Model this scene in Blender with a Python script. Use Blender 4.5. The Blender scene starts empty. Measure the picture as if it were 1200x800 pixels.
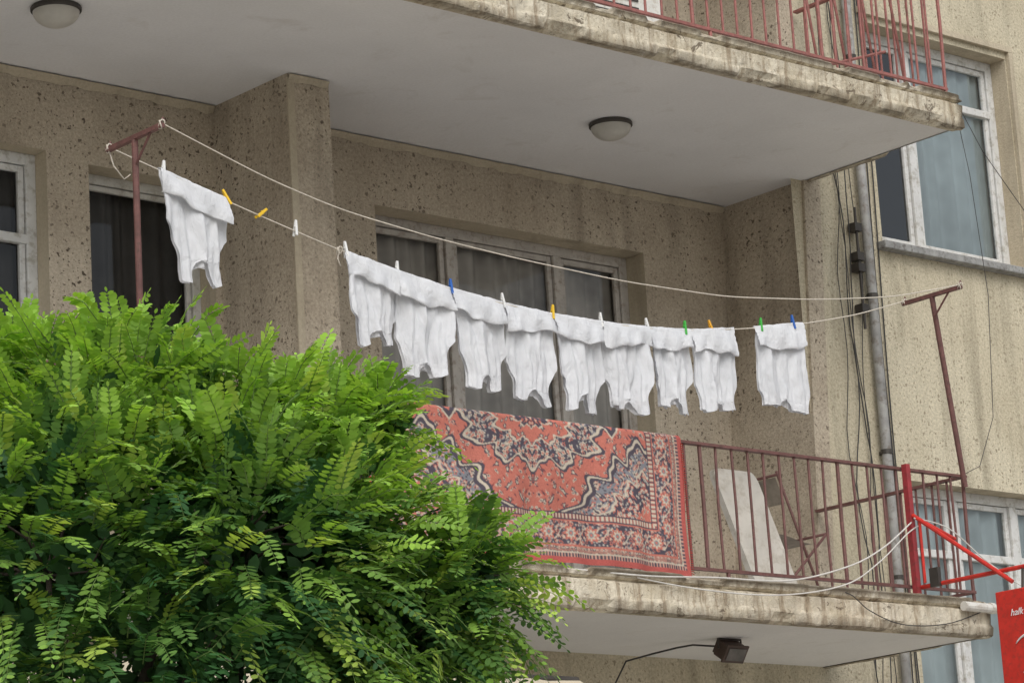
import bpy, math, random
import numpy as np
from mathutils import Vector, Matrix
random.seed(7); rng=np.random.default_rng(11)
scene=bpy.context.scene
COL=scene.collection

# ------------------------------------------------------------ helpers
class MB:
    def __init__(s): s.v=[]; s.f=[]
    def quad(s,a,b,c,d):
        n=len(s.v); s.v+= [tuple(a),tuple(b),tuple(c),tuple(d)]; s.f.append((n,n+1,n+2,n+3))
    def box(s,x0,x1,y0,y1,z0,z1,M=None):
        n=len(s.v)
        P=[(x0,y0,z0),(x1,y0,z0),(x1,y1,z0),(x0,y1,z0),(x0,y0,z1),(x1,y0,z1),(x1,y1,z1),(x0,y1,z1)]
        if M is not None: P=[tuple(M@Vector(p)) for p in P]
        s.v+=P
        for q in [(0,3,2,1),(4,5,6,7),(0,1,5,4),(1,2,6,5),(2,3,7,6),(3,0,4,7)]:
            s.f.append(tuple(n+i for i in q))
    def tube(s,pts,r,n=8,caps=True):
        pts=[Vector(p) for p in pts]; m=len(pts)
        rs=r if isinstance(r,(list,tuple)) else [r]*m
        base=len(s.v); up=None
        for i,p in enumerate(pts):
            t=(pts[min(i+1,m-1)]-pts[max(i-1,0)]).normalized()
            if up is None:
                up=Vector((0,0,1)) if abs(t.z)<.9 else Vector((0,1,0))
            a=(up-t*up.dot(t)).normalized(); b=t.cross(a); up=a
            for k in range(n):
                an=2*math.pi*k/n
                s.v.append(tuple(p+(a*math.cos(an)+b*math.sin(an))*rs[i]))
        for i in range(m-1):
            for k in range(n):
                k2=(k+1)%n
                s.f.append((base+i*n+k,base+i*n+k2,base+(i+1)*n+k2,base+(i+1)*n+k))
        if caps:
            s.f.append(tuple(base+k for k in reversed(range(n))))
            s.f.append(tuple(base+(m-1)*n+k for k in range(n)))
    def grid(s,P):
        n=len(s.v); R=len(P); Cn=len(P[0])
        for row in P: s.v+=[tuple(p) for p in row]
        for i in range(R-1):
            for j in range(Cn-1):
                s.f.append((n+i*Cn+j,n+i*Cn+j+1,n+(i+1)*Cn+j+1,n+(i+1)*Cn+j))
    def build(s,name,mat,parent=None,smooth=False,bevel=0):
        me=bpy.data.meshes.new(name); me.from_pydata(s.v,[],s.f); me.update()
        if smooth:
            me.polygons.foreach_set('use_smooth',[True]*len(me.polygons))
        ob=bpy.data.objects.new(name,me); COL.objects.link(ob)
        if mat: me.materials.append(mat)
        if parent: ob.parent=parent
        if bevel:
            b=ob.modifiers.new('bev','BEVEL'); b.width=bevel; b.segments=2; b.limit_method='ANGLE'
        return ob
def empty(name,loc=(0,0,0)):
    e=bpy.data.objects.new(name,None); COL.objects.link(e); e.empty_display_size=.2; return e

# ------------------------------------------------------------ materials
def newmat(name):
    m=bpy.data.materials.new(name); m.use_nodes=True
    nt=m.node_tree; b=nt.nodes['Principled BSDF']; return m,nt,b
def N(nt,t,**k):
    n=nt.nodes.new(t)
    for a,v in k.items(): setattr(n,a,v)
    return n
def L(nt,a,b): nt.links.new(a,b)
def noise(nt,vec,scale,detail=4,rough=.6,dist=0):
    n=N(nt,'ShaderNodeTexNoise'); n.inputs['Scale'].default_value=scale; n.inputs['Detail'].default_value=detail
    n.inputs['Roughness'].default_value=rough; n.inputs['Distortion'].default_value=dist
    if vec is not None: L(nt,vec,n.inputs['Vector'])
    return n.outputs['Fac']
def rng_(nt,val,a,b,c=0,d=1):
    n=N(nt,'ShaderNodeMapRange'); L(nt,val,n.inputs[0])
    for i,x in zip((1,2,3,4),(a,b,c,d)): n.inputs[i].default_value=x
    return n.outputs[0]
def mix(nt,fac,a,b,mode='MIX'):
    n=N(nt,'ShaderNodeMix',data_type='RGBA',blend_type=mode)
    if isinstance(fac,(int,float)): n.inputs[0].default_value=fac
    else: L(nt,fac,n.inputs[0])
    for i,x in ((6,a),(7,b)):
        if isinstance(x,(tuple,list)): n.inputs[i].default_value=(*x[:3],1)
        else: L(nt,x,n.inputs[i])
    return n.outputs[2]
def math_(nt,op,a,b=0):
    n=N(nt,'ShaderNodeMath',operation=op)
    for i,x in enumerate((a,b)):
        if isinstance(x,(int,float)): n.inputs[i].default_value=x
        else: L(nt,x,n.inputs[i])
    return n.outputs[0]
def coord(nt,scale=None):
    tc=N(nt,'ShaderNodeTexCoord').outputs['Object']
    if scale:
        mp=N(nt,'ShaderNodeMapping'); mp.inputs['Scale'].default_value=scale; L(nt,tc,mp.inputs[0]); return mp.outputs[0]
    return tc
def bump(nt,b,h,strength,dist):
    n=N(nt,'ShaderNodeBump'); n.inputs['Strength'].default_value=strength; n.inputs['Distance'].default_value=dist
    L(nt,h,n.inputs['Height']); L(nt,n.outputs[0],b.inputs['Normal'])

def plaster(name,dark,light,pit=1.0,pitcol=(.06,.045,.03),stain=.5,grain=.35,dens0=.4):
    m,nt,b=newmat(name); v=coord(nt)
    big=noise(nt,v,1.3,4,.65)
    c=mix(nt,rng_(nt,big,.3,.7),dark,light)
    st=noise(nt,coord(nt,(5,5,.6)),1.2,4,.6,.4)
    c=mix(nt,math_(nt,'MULTIPLY',rng_(nt,st,.50,.75),stain),c,tuple(x*.5 for x in dark))
    g=noise(nt,v,60,3,.8)
    c=mix(nt,1.0,c,mix(nt,rng_(nt,g,.3,.7),(1-grain,)*3,(1+grain*.45,)*3),'MULTIPLY')
    if pit>0:
        masks=[]
        dv=N(nt,'ShaderNodeTexNoise'); dv.inputs['Scale'].default_value=45; dv.inputs['Detail'].default_value=1; L(nt,v,dv.inputs['Vector'])
        ad=N(nt,'ShaderNodeVectorMath',operation='MULTIPLY_ADD'); L(nt,dv.outputs['Color'],ad.inputs[0]); ad.inputs[1].default_value=(.035,)*3; L(nt,v,ad.inputs[2])
        for sc,th in ((34,.42),(62,.40)):
            vo=N(nt,'ShaderNodeTexVoronoi'); vo.inputs['Scale'].default_value=sc; L(nt,ad.outputs[0],vo.inputs['Vector'])
            sp=N(nt,'ShaderNodeSeparateColor'); L(nt,vo.outputs['Color'],sp.inputs[0])
            thr=math_(nt,'MULTIPLY',rng_(nt,sp.outputs[0],.35,1,0,1),th)
            dd=math_(nt,'SUBTRACT',thr,vo.outputs['Distance'])
            masks.append(rng_(nt,dd,0,.09,0,1))
        pm=math_(nt,'MAXIMUM',masks[0],masks[1])
        dens=rng_(nt,big,.38,.62,dens0,1)
        pm2=math_(nt,'MULTIPLY',math_(nt,'MULTIPLY',pm,dens),pit)
        c=mix(nt,pm2,c,pitcol)
    L(nt,c,b.inputs['Base Color']); b.inputs['Roughness'].default_value=.95
    b.inputs['Specular IOR Level'].default_value=.15
    bump(nt,b,noise(nt,v,60,2,.8),.55,.009)
    return m
M_peb=plaster('pebbledash_plaster',(.41,.345,.26),(.58,.505,.395),pit=.92,pitcol=(.07,.05,.035),stain=.5)
M_out=plaster('outer_plaster',(.50,.44,.315),(.63,.57,.43),pit=.65,pitcol=(.19,.15,.10),stain=.6,grain=.35)
M_smooth=plaster('reveal_plaster',(.43,.37,.27),(.56,.49,.37),pit=0,stain=.5,grain=.15)
def paint_soffit():
    m,nt,b=newmat('soffit_paint'); v=coord(nt)
    c=mix(nt,rng_(nt,noise(nt,v,.9,4,.6),.3,.7),(.70,.695,.69),(.81,.805,.80))
    c=mix(nt,rng_(nt,noise(nt,v,3.5,4,.7,.6),.58,.85,0,.5),c,(.48,.44,.38))
    c=mix(nt,rng_(nt,noise(nt,v,70,1),.3,.7,0,.12),c,(.42,.39,.35))
    L(nt,c,b.inputs['Base Color']); b.inputs['Roughness'].default_value=.9
    bump(nt,b,noise(nt,v,18,2,.6),.25,.01)
    return m
M_soff=paint_soffit()
def fascia_mat():
    m,nt,b=newmat('weathered_fascia'); v=coord(nt)
    c=mix(nt,rng_(nt,noise(nt,v,2.1,5,.75),.38,.62),(.50,.435,.315),(.74,.68,.55))
    st=noise(nt,coord(nt,(12,12,1.3)),1.4,4,.7,.3)
    c=mix(nt,rng_(nt,st,.48,.64,0,.8),c,(.25,.185,.115))
    sp=noise(nt,v,16,5,.8)
    c=mix(nt,rng_(nt,sp,.56,.62,0,.65),c,(.34,.27,.185))
    c=mix(nt,rng_(nt,noise(nt,v,6,6,.8,1.6),.59,.62,0,.85),c,(.12,.09,.06))
    c=mix(nt,rng_(nt,noise(nt,v,5,6,.8,.8),.64,.66,0,.8),c,(.78,.73,.62))
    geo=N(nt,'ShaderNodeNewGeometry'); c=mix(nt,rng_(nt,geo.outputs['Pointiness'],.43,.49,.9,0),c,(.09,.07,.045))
    L(nt,c,b.inputs['Base Color']); b.inputs['Roughness'].default_value=.95
    bump(nt,b,noise(nt,v,20,4,.8),.75,.018)
    return m
M_fas=fascia_mat()
def simple(name,col,rough=.6,metal=0,var=.25,sc=12,bmp=0,dirt=None,spec=.4):
    m,nt,b=newmat(name); v=coord(nt)
    n=noise(nt,v,sc,3,.65)
    c=mix(nt,rng_(nt,n,.3,.7),tuple(x*(1-var) for x in col),tuple(min(1,x*(1+var)) for x in col))
    if dirt: c=mix(nt,rng_(nt,noise(nt,v,sc*2.5,3,.7),.5,.68,0,.85),c,dirt)
    L(nt,c,b.inputs['Base Color']); b.inputs['Roughness'].default_value=rough; b.inputs['Metallic'].default_value=metal
    b.inputs['Specular IOR Level'].default_value=spec
    if bmp: bump(nt,b,noise(nt,v,sc*6,1),bmp,.004)
    return m
M_rail=simple('rusty_red_paint',(.15,.068,.06),.6,dirt=(.09,.05,.04),sc=20)
M_rail2=simple('faded_red_paint',(.30,.115,.10),.6,dirt=(.17,.085,.065),sc=20)
M_red=simple('bright_red_paint',(.56,.035,.025),.4,var=.15,sc=15,dirt=(.36,.04,.03))
M_red2=simple('dull_red_paint',(.30,.035,.04),.55,var=.2,sc=15,dirt=(.18,.04,.035))
M_frame=simple('white_frame_paint',(.52,.51,.47),.6,var=.12,sc=9,dirt=(.35,.32,.27))
M_frame2=simple('grey_frame_paint',(.42,.39,.35),.6,var=.15,sc=9,dirt=(.26,.22,.18))
M_frame3=simple('bright_frame_paint',(.60,.60,.58),.55,var=.1,sc=9,dirt=(.36,.34,.29))
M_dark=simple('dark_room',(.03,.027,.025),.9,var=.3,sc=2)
M_cur=simple('sheer_curtain',(.50,.48,.45),.9,var=.3,sc=3)
M_cur2=simple('pale_curtain',(.74,.77,.77),.9,var=.2,sc=2)
M_blind=simple('dark_blind',(.07,.07,.07),.8,var=.3,sc=3)
M_rope=simple('rope_fibre',(.58,.53,.45),.9,var=.2,sc=60)
M_wire=simple('black_cable',(.045,.042,.04),.6)
M_wcable=simple('white_cable',(.60,.58,.54),.5,var=.1)
M_pipe=simple('grey_pipe',(.30,.295,.28),.55,var=.3,sc=7,dirt=(.16,.135,.11))
M_board=simple('cream_board',(.55,.52,.46),.6,var=.12,sc=6,dirt=(.42,.38,.31))
M_metal=simple('dark_metal',(.06,.053,.046),.5,metal=.3)
M_pvc=simple('white_pvc',(.66,.65,.6),.4,var=.08,sc=8,dirt=(.45,.4,.33))
M_canvas=simple('awning_canvas',(.5,.44,.33),.9,var=.12,sc=4)
M_asph=simple('asphalt',(.06,.06,.062),.9,var=.3,sc=30,bmp=.5)
M_pave=simple('pavement_slabs',(.42,.40,.36),.9,var=.15,sc=3)
M_ground=simple('ground_concrete',(.36,.34,.30),.95,var=.15,sc=.8)
M_line=simple('road_paint',(.7,.7,.68),.7,var=.1)
M_bark=simple('bark',(.07,.055,.042),.95,var=.4,sc=25,bmp=.8)
M_text=simple('white_lettering',(.8,.8,.8),.5,var=.02)
PEG={}
for k,cc in dict(yellow=(.75,.48,.03),blue=(.03,.12,.42),green=(.06,.40,.06),white=(.7,.7,.68),orange=(.7,.35,.03)).items():
    PEG[k]=simple('peg_'+k,cc,.4,var=.05)
def glassmat(name='window_glass',refl=1.0,tint=(.75,.8,.8)):
    m=bpy.data.materials.new(name); m.use_nodes=True; nt=m.node_tree; nt.nodes.clear()
    o=N(nt,'ShaderNodeOutputMaterial'); mx=N(nt,'ShaderNodeMixShader'); t=N(nt,'ShaderNodeBsdfTransparent'); g=N(nt,'ShaderNodeBsdfGlossy')
    t.inputs[0].default_value=(*tint,1); g.inputs['Roughness'].default_value=.03
    fr=N(nt,'ShaderNodeFresnel'); fr.inputs[0].default_value=1.5
    fa=math_(nt,'MULTIPLY',fr.outputs[0],refl)
    L(nt,fa,mx.inputs[0]); L(nt,t.outputs[0],mx.inputs[1]); L(nt,g.outputs[0],mx.inputs[2]); L(nt,mx.outputs[0],o.inputs[0])
    n=N(nt,'ShaderNodeBump'); n.inputs['Strength'].default_value=.03; L(nt,noise(nt,coord(nt),3,1),n.inputs['Height']); L(nt,n.outputs[0],g.inputs['Normal'])
    return m
M_glass=glassmat('window_glass',.9,(.85,.84,.82)); M_glass2=glassmat('window_glass_clear',2.2,(.80,.86,.87))
def clothmat():
    m,nt,b=newmat('white_cotton'); v=coord(nt)
    c=mix(nt,rng_(nt,noise(nt,v,9,2),.3,.7),(.73,.745,.77),(.79,.80,.82))
    L(nt,c,b.inputs['Base Color']); b.inputs['Roughness'].default_value=.95; b.inputs['Specular IOR Level'].default_value=.1
    h=noise(nt,coord(nt,(1,1,.35)),30,3,.6,1.4)
    bump(nt,b,h,.5,.018)
    tr=N(nt,'ShaderNodeBsdfTranslucent'); tr.inputs[0].default_value=(.75,.75,.77,1)
    mx=N(nt,'ShaderNodeMixShader'); mx.inputs[0].default_value=.22
    o=nt.nodes['Material Output']; L(nt,b.outputs[0],mx.inputs[1]); L(nt,tr.outputs[0],mx.inputs[2]); L(nt,mx.outputs[0],o.inputs[0])
    return m
M_cloth=clothmat()
def leafmat():
    m,nt,b=newmat('leaflets')
    a=N(nt,'ShaderNodeAttribute'); a.attribute_name='Col'
    L(nt,a.outputs['Color'],b.inputs['Base Color']); b.inputs['Roughness'].default_value=.55; b.inputs['Specular IOR Level'].default_value=.25
    tr=N(nt,'ShaderNodeBsdfTranslucent')
    c2=mix(nt,1.0,a.outputs['Color'],(1.5,1.45,.7),'MULTIPLY'); L(nt,c2,tr.inputs[0])
    mx=N(nt,'ShaderNodeMixShader'); mx.inputs[0].default_value=.35
    o=nt.nodes['Material Output']; L(nt,b.outputs[0],mx.inputs[1]); L(nt,tr.outputs[0],mx.inputs[2]); L(nt,mx.outputs[0],o.inputs[0])
    return m
M_leaf=leafmat()

# ------------------------------------------------------------ building
Z1=3.665; Z2=6.565; Z3=9.465
T=.205
DF=1.2; DR=1.85
XL=-9.0; XR=7.0
B=empty('apartment_building')

def wall_open(mb,rv,x0,x1,z0,z1,y,ops,depth):
    xs=sorted(set([x0,x1]+[o[0] for o in ops]+[o[1] for o in ops])); zs=sorted(set([z0,z1]+[o[2] for o in ops]+[o[3] for o in ops]))
    for i in range(len(xs)-1):
        for j in range(len(zs)-1):
            cx=(xs[i]+xs[i+1])/2; cz=(zs[j]+zs[j+1])/2
            if any(o[0]<cx<o[1] and o[2]<cz<o[3] for o in ops): continue
            mb.quad((xs[i],y,zs[j]),(xs[i+1],y,zs[j]),(xs[i+1],y,zs[j+1]),(xs[i],y,zs[j+1]))
    for a,b_,c,d in ops:
        e=y+depth
        rv.quad((a,y,c),(a,e,c),(a,e,d),(a,y,d)); rv.quad((b_,y,c),(b_,y,d),(b_,e,d),(b_,e,c))
        rv.quad((a,y,d),(a,e,d),(b_,e,d),(b_,y,d)); rv.quad((a,y,c),(b_,y,c),(b_,e,c),(a,e,c))

def window(name,x0,x1,z0,z1,y,stiles=(),trans=(),fw=.05,mat=None,cur=None,glass=None,curx=None,gap=.13):
    mb=MB(); d=.05
    mb.box(x0,x0+fw,y,y+d,z0,z1); mb.box(x1-fw,x1,y,y+d,z0,z1)
    mb.box(x0+fw,x1-fw,y,y+d,z1-fw,z1); mb.box(x0+fw,x1-fw,y,y+d,z0,z0+fw)
    xs=[x0+fw]+list(stiles)+[x1-fw]
    for s in stiles: mb.box(s-fw*.5,s+fw*.5,y-.006,y+d,z0+fw,z1-fw)
    for (a,b_,z) in trans: mb.box(a,b_,y-.003,y+d-.004,z-fw*.4,z+fw*.4)
    sw=fw*.55
    for i in range(len(xs)-1):
        a=xs[i]+(fw*.5 if i else 0)+.004; b_=xs[i+1]-(fw*.5 if i<len(xs)-2 else 0)-.004
        mb.box(a,a+sw,y+.012,y+d-.01,z0+fw+.004,z1-fw-.004); mb.box(b_-sw,b_,y+.012,y+d-.01,z0+fw+.004,z1-fw-.004)
        mb.box(a+sw,b_-sw,y+.012,y+d-.01,z1-fw-.004-sw,z1-fw-.004); mb.box(a+sw,b_-sw,y+.012,y+d-.01,z0+fw+.004,z0+fw+.004+sw)
    mb.build(name+'_frame',mat or M_frame,B,bevel=.004)
    g=MB(); g.quad((x0+fw,y+.03,z0+fw),(x1-fw,y+.03,z0+fw),(x1-fw,y+.03,z1-fw),(x0+fw,y+.03,z1-fw))
    g.build(name+'_glass',glass or M_glass,B)
    if cur:
        a,b_=curx if curx else (x0,x1)
        c=MB(); n=int((b_-a)/.012)
        ph=random.random()*6
        top=[];bot=[]
        for i in range(n+1):
            x=a+(b_-a)*i/n
            w=.018*math.sin(x*52+ph+1.5*math.sin(x*9))+.01*math.sin(x*23+ph)
            top.append((x,y+gap+w,z1+.02)); bot.append((x,y+gap+w*1.3,z0-.02))
        c.grid([bot,top]); c.build(name+'_curtain',cur,B,smooth=True)

peb=MB(); out=MB(); dark=MB(); sm=MB()
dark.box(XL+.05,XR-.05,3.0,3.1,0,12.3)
out.quad((XL,10,0),(XR,10,0),(XR,10,12.6),(XL,10,12.6))
out.quad((XL,DR,0),(XL,10,0),(XL,10,12.6),(XL,DR,12.6))
out.quad((XR,DF,0),(XR,10,0),(XR,10,12.6),(XR,DF,12.6))
out.quad((XL,DF,12.6),(XR,DF,12.6),(XR,10,12.6),(XL,10,12.6))
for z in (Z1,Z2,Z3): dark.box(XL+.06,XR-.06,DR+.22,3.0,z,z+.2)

for k,(za,zb) in enumerate(((Z1+T-.03,Z2+.03),(Z2+T-.03,Z3+.03))):
    o=2.9*k
    zf=Z1+T+o
    ops=[(-2.64,-.60,zf+.04,6.19+o),(-4.50,-3.735,zf+.62,6.13+o),(-5.95,-4.75,zf+.62,6.165+o),(-8.2,-6.6,zf+.04,6.15+o)]
    wall_open(peb,sm,XL,.2,za,zb,DR,ops,.22)
    window('balcony_door%d'%k,-2.64,-.60,zf+.05,6.19+o,DR+.15,stiles=(-1.985,-1.165),fw=.06,mat=M_frame2,cur=M_cur,gap=.10)
    window('bedroom_window%d'%k,-4.50,-3.735,zf+.62,6.13+o,DR+.13,fw=.05,mat=M_frame,cur=M_blind)
    window('kitchen_window%d'%k,-5.95,-4.75,zf+.62,6.165+o,DR+.10,stiles=(-5.35,),trans=((-5.33,-4.8,5.72+o),),fw=.06,mat=M_frame3,cur=M_blind)
    window('side_door%d'%k,-8.2,-6.6,zf+.05,6.15+o,DR+.13,stiles=(-7.4,),fw=.055,mat=M_frame2,cur=M_cur)
for k in range(2):
    za=Z1+T-.02+2.9*k; zb=Z2+.02+2.9*k
    peb.box(-3.70,-3.43,1.22,DR+.02,za,zb)
    n=len(peb.v)
    x0b,x1b,x0t,x1t=-.06,.06,.115,.255
    P=[(x0b,DF-.02,za),(x1b,DF-.02,za),(x1b+.02,DR+.02,za),(x0b,DR+.02,za),(x0t,DF-.02,zb),(x1t,DF-.02,zb),(x1t,DR+.02,zb),(x0t,DR+.02,zb)]
    peb.v+=P
    for q in [(0,3,2,1),(4,5,6,7),(0,1,5,4),(1,2,6,5),(2,3,7,6),(3,0,4,7)]: peb.f.append(tuple(n+i for i in q))
    sm.box(-3.708,-3.665,1.208,1.218,za+.03,zb-.04)
    mo=MB(); rr_=random.Random(5+k)
    for (xa,xb,yy) in ((-3.42,.10,DR-.004),(XL,-3.71,DR-.004),(-3.70,-3.44,1.216)):
        n_=int((xb-xa)/.05); up_=[];lo=[]
        for i in range(n_+1):
            x=xa+(xb-xa)*i/n_; up_.append((x,yy-.02-rr_.uniform(0,.006),zb-.022)); lo.append((x,yy,zb-.05-rr_.uniform(0,.018)))
        mo.grid([lo,up_])
    mo.build('mortar_bead%d'%k,M_smooth,B)
peb.build('recess_walls',M_peb,B)
wins=[(.80,2.17,6.28,7.70),(.80,2.5,3.45,4.82),(3.4,4.9,6.28,7.68),(3.4,4.9,3.45,4.82),(.8,2.12,9.2,10.6),(3.4,4.9,9.2,10.6),(1.0,2.6,.3,2.7)]
wall_open(out,sm,.02,XR,0,12.6,DF,wins,.2)
wall_open(out,sm,XL,.02,Z3+.2,12.6,DF,[(-2.6,-1.0,10.4,11.7),(-5.6,-4.0,10.4,11.7)],.2)
window('attic_window',-2.6,-1.0,10.4,11.7,DF+.1,stiles=(-1.8,),cur=M_cur)
window('attic_window_b',-5.6,-4.0,10.4,11.7,DF+.1,stiles=(-4.8,),cur=M_cur)
wall_open(out,sm,XL,.02,0,Z1+.02,DF,[(-3.0,-.6,.4,2.7),(-6.8,-4.0,.4,2.7)],.2)
window('shop_window',-3.0,-.6,.4,2.7,DF+.1,stiles=(-1.8,),cur=M_cur)
window('shop_window_b',-6.8,-4.0,.4,2.7,DF+.1,stiles=(-5.4,),cur=M_cur)
out.build('outer_walls',M_out,B)
sm.build('reveals',M_smooth,B)
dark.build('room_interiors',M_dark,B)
window('stair_window',.80,2.17,6.28,7.70,DF+.12,stiles=(1.30,),trans=((1.33,2.11,7.34),),fw=.06,mat=M_frame3,cur=M_cur2,glass=M_glass2,curx=(1.33,2.15),gap=.08)
window('lower_window',.80,2.5,3.45,4.82,DF+.12,stiles=(1.36,1.93),trans=((.86,2.44,4.42),),fw=.06,mat=M_frame3,cur=M_cur2,glass=M_glass2,gap=.08)
window('far_window',3.4,4.9,6.28,7.68,DF+.12,stiles=(4.1,),fw=.06,mat=M_frame3,cur=M_cur2,glass=M_glass2)
window('far_window_b',3.4,4.9,3.45,4.82,DF+.12,stiles=(4.1,),fw=.06,mat=M_frame3,cur=M_cur2,glass=M_glass2)
window('high_window',.8,2.12,9.2,10.6,DF+.12,stiles=(1.4,),fw=.06,mat=M_frame3,cur=M_cur2,glass=M_glass2)
window('high_window_b',3.4,4.9,9.2,10.6,DF+.12,stiles=(4.1,),fw=.06,mat=M_frame3,cur=M_cur2,glass=M_glass2)
window('ground_window',1.0,2.6,.3,2.7,DF+.12,stiles=(1.8,),fw=.06,mat=M_frame3,cur=M_cur2,glass=M_glass2)
sl=MB()
for (a,b_,z) in ((.74,2.25,6.28),(.74,2.58,3.45),(3.34,4.96,6.28),(3.34,4.96,3.45)):
    sl.box(a,b_,DF-.07,DF+.10,z-.05,z-.002)
sl.build('window_sills',simple('sill_stone',(.28,.28,.27),.9,dirt=(.12,.11,.1)),B,bevel=.006)
tr=MB(); tr.box(2.18,2.22,DF-.03,DF-.002,6.24,7.74); tr.box(.74,2.22,DF-.03,DF-.002,7.742,7.78); tr.build('window_surround',M_smooth,B)

def slab(name,xr,zb,lip=True,seed=1):
    r=random.Random(seed)
    prof=[(.06,0.0),(.012,0.0),(0,.012),(0,.055),(.004,.075),(.003,.144),(.026,.155),(.0,.168),(-.006,.198),(.012,.212),(.10,T)]
    xs=[XL+i*.03 for i in range(int((xr-XL)/.03))]+[xr]
    ys=[.045*i for i in range(1,int((DF-.02)/.045))]+[DF+.05]
    path=[('x',x) for x in xs]+[('y',y) for y in ys]
    rows=[]
    wob=[0]*len(prof); chipn=0; chipt=0
    for kind,t in path:
        row=[]
        chipn=max(0,chipn-1); chipt=max(0,chipt-1)
        if r.random()<.04: chipn=r.randint(2,9)
        if r.random()<.04: chipt=r.randint(2,9)
        for j,(dpt,h) in enumerate(prof):
            wob[j]=wob[j]*.72+r.uniform(-1,1)*(.0032 if 0<j<len(prof)-1 else .0)
            chip=0; dh=0
            if j in (1,2) and chipn: chip=.018; dh=.014
            if j in (8,9) and chipt: chip=.016; dh=-.013
            d_=dpt+wob[j]+chip; hh=h+dh+wob[(j+3)%len(prof)]*.6*(1 if 0<j<len(prof)-1 else 0)
            if kind=='x':
                x=min(t,xr-d_) if t==xr else t
                row.append((x,d_,zb+hh))
            else: row.append((xr-d_,max(t,d_),zb+hh))
        rows.append(row)
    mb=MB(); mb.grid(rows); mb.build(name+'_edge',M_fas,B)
    s=MB()
    s.box(XL,xr-.05,.05,DR-.002,zb+.006,zb+T-.006)
    s.build(name+'_soffit',M_soff,B)
slab('balcony_slab',.0,Z1,seed=3); slab('upper_balcony_slab',.185,Z2,seed=8); slab('roof_slab',.2,Z3,seed=5)

# ------------------------------------------------------------ railings
def railing(name,mat,xa,xc,y,zbase,h,side_end=DF-.03,sp=.113):
    mb=MB()
    zt=zbase+h; zl=zbase+.055
    mb.box(xa,xc+.018,y-.018,y+.018,zt-.014,zt)
    mb.box(xa,xc+.012,y-.010,y+.010,zl-.008,zl+.008)
    mb.box(xc-.018,xc+.018,y+.02,side_end,zt-.0145,zt-.0005)
    mb.box(xc-.010,xc+.010,y+.02,side_end,zl-.0085,zl+.0075)
    x=xc; i=0
    while x>xa:
        j=random.uniform(-.006,.006)
        mb.tube([(x,y,zl if i else zbase-.02),(x+j,y+random.uniform(-.005,.005),(zl+zt)/2),(x,y,zt-.01)],.0075 if i%9 else .011,6)
        x-=sp+random.uniform(-.006,.006); i+=1
    yy=y+sp
    while yy<side_end:
        mb.tube([(xc,yy,zl),(xc+random.uniform(-.004,.004),yy,zt-.01)],.0075,6); yy+=sp
    for px in ([xc-1.9,xc-3.8,xc-5.7]):
        mb.tube([(px,y+.001,zbase-.02),(px,y+.001,zl)],.011,6)
    return mb.build(name,mat)
railing('balcony_railing',M_rail,-8.9,-.03,.085,Z1+T,.70)
railing('balcony_railing',M_rail2,-8.9,.155,.085,Z2+T,.86)

# ------------------------------------------------------------ washing-line poles and lines
def pole(base,top,mat=M_rail):
    mb=MB(); mb.tube([base,top],.015,10)
    mb.box(top[0]-.012,top[0]+.012,-.21,.21,top[2]-.002,top[2]+.018)
    for s in (-1,1):
        mb.tube([(top[0],s*.2,top[2]+.02),(top[0]+.01,s*.2,top[2]+.045),(top[0]+.02,s*.2,top[2]+.03)],.005,6)
    mb.tube([(top[0],-.12,top[2]),(top[0],top[1]*.5,top[2]-.12)],.006,6)
    return mb.build('clothes_line_pole',mat)
pole((-5.47,.06,4.35),(-5.51,0,5.59)); pole((-.045,.06,4.50),(-.245,0,5.535))
front=[(-5.51,5.61),(-4.95,5.445),(-4.54,5.36),(-4.0,5.305),(-3.52,5.275),(-2.8,5.25),(-2.09,5.26),(-1.4,5.33),(-.8,5.42),(-.25,5.555)]
back=[(-5.51,5.61),(-5.24,5.545),(-4.81,5.44),(-4.5,5.37),(-4.23,5.31),(-3.89,5.25),(-3.56,5.205),(-3.22,5.175),(-2.9,5.158),(-2.57,5.157),(-2.25,5.167),(-1.96,5.188),(-1.64,5.234),(-1.46,5.262),(-1.10,5.325),(-.65,5.43),(-.25,5.555)]
bx=np.array([p[0] for p in back]); bz=np.array([p[1] for p in back])
def zl(x): return float(np.interp(x,bx,bz))
def smooth_poly(pts,y,n=90):
    xs=np.linspace(pts[0][0],pts[-1][0],n); px=np.array([p[0] for p in pts]); pz=np.array([p[1] for p in pts])
    z=np.interp(xs,px,pz)
    for _ in range(6): z[1:-1]=(z[:-2]+2*z[1:-1]+z[2:])/4
    return [(a,y,b) for a,b in zip(xs,z)]
cl=MB(); cl.tube(smooth_poly(front,-.2),.0032,6); cl.tube(smooth_poly(back,.2),.0032,6)
for (x,y,z) in ((-5.51,-.2,5.61),(-5.51,.2,5.61),(-.245,-.2,5.555),(-.245,.2,5.555),(-4.24,.2,5.315)):
    pts=[(x+.012*math.cos(a),y+.012*math.sin(a*1.3),z-.006+.018*math.sin(a)) for a in np.linspace(0,14,40)]
    cl.tube(pts,.0032,5)
cl.tube([(-5.51,.2,5.6),(-5.5,.18,5.52),(-5.44,.19,5.47),(-5.40,.2,5.50)],.003,5)
cl.tube([(-4.24,.2,5.31),(-4.25,.2,5.27),(-4.235,.2,5.235)],.003,5)
cl.build('clothes_line',M_rope,smooth=True)

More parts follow.
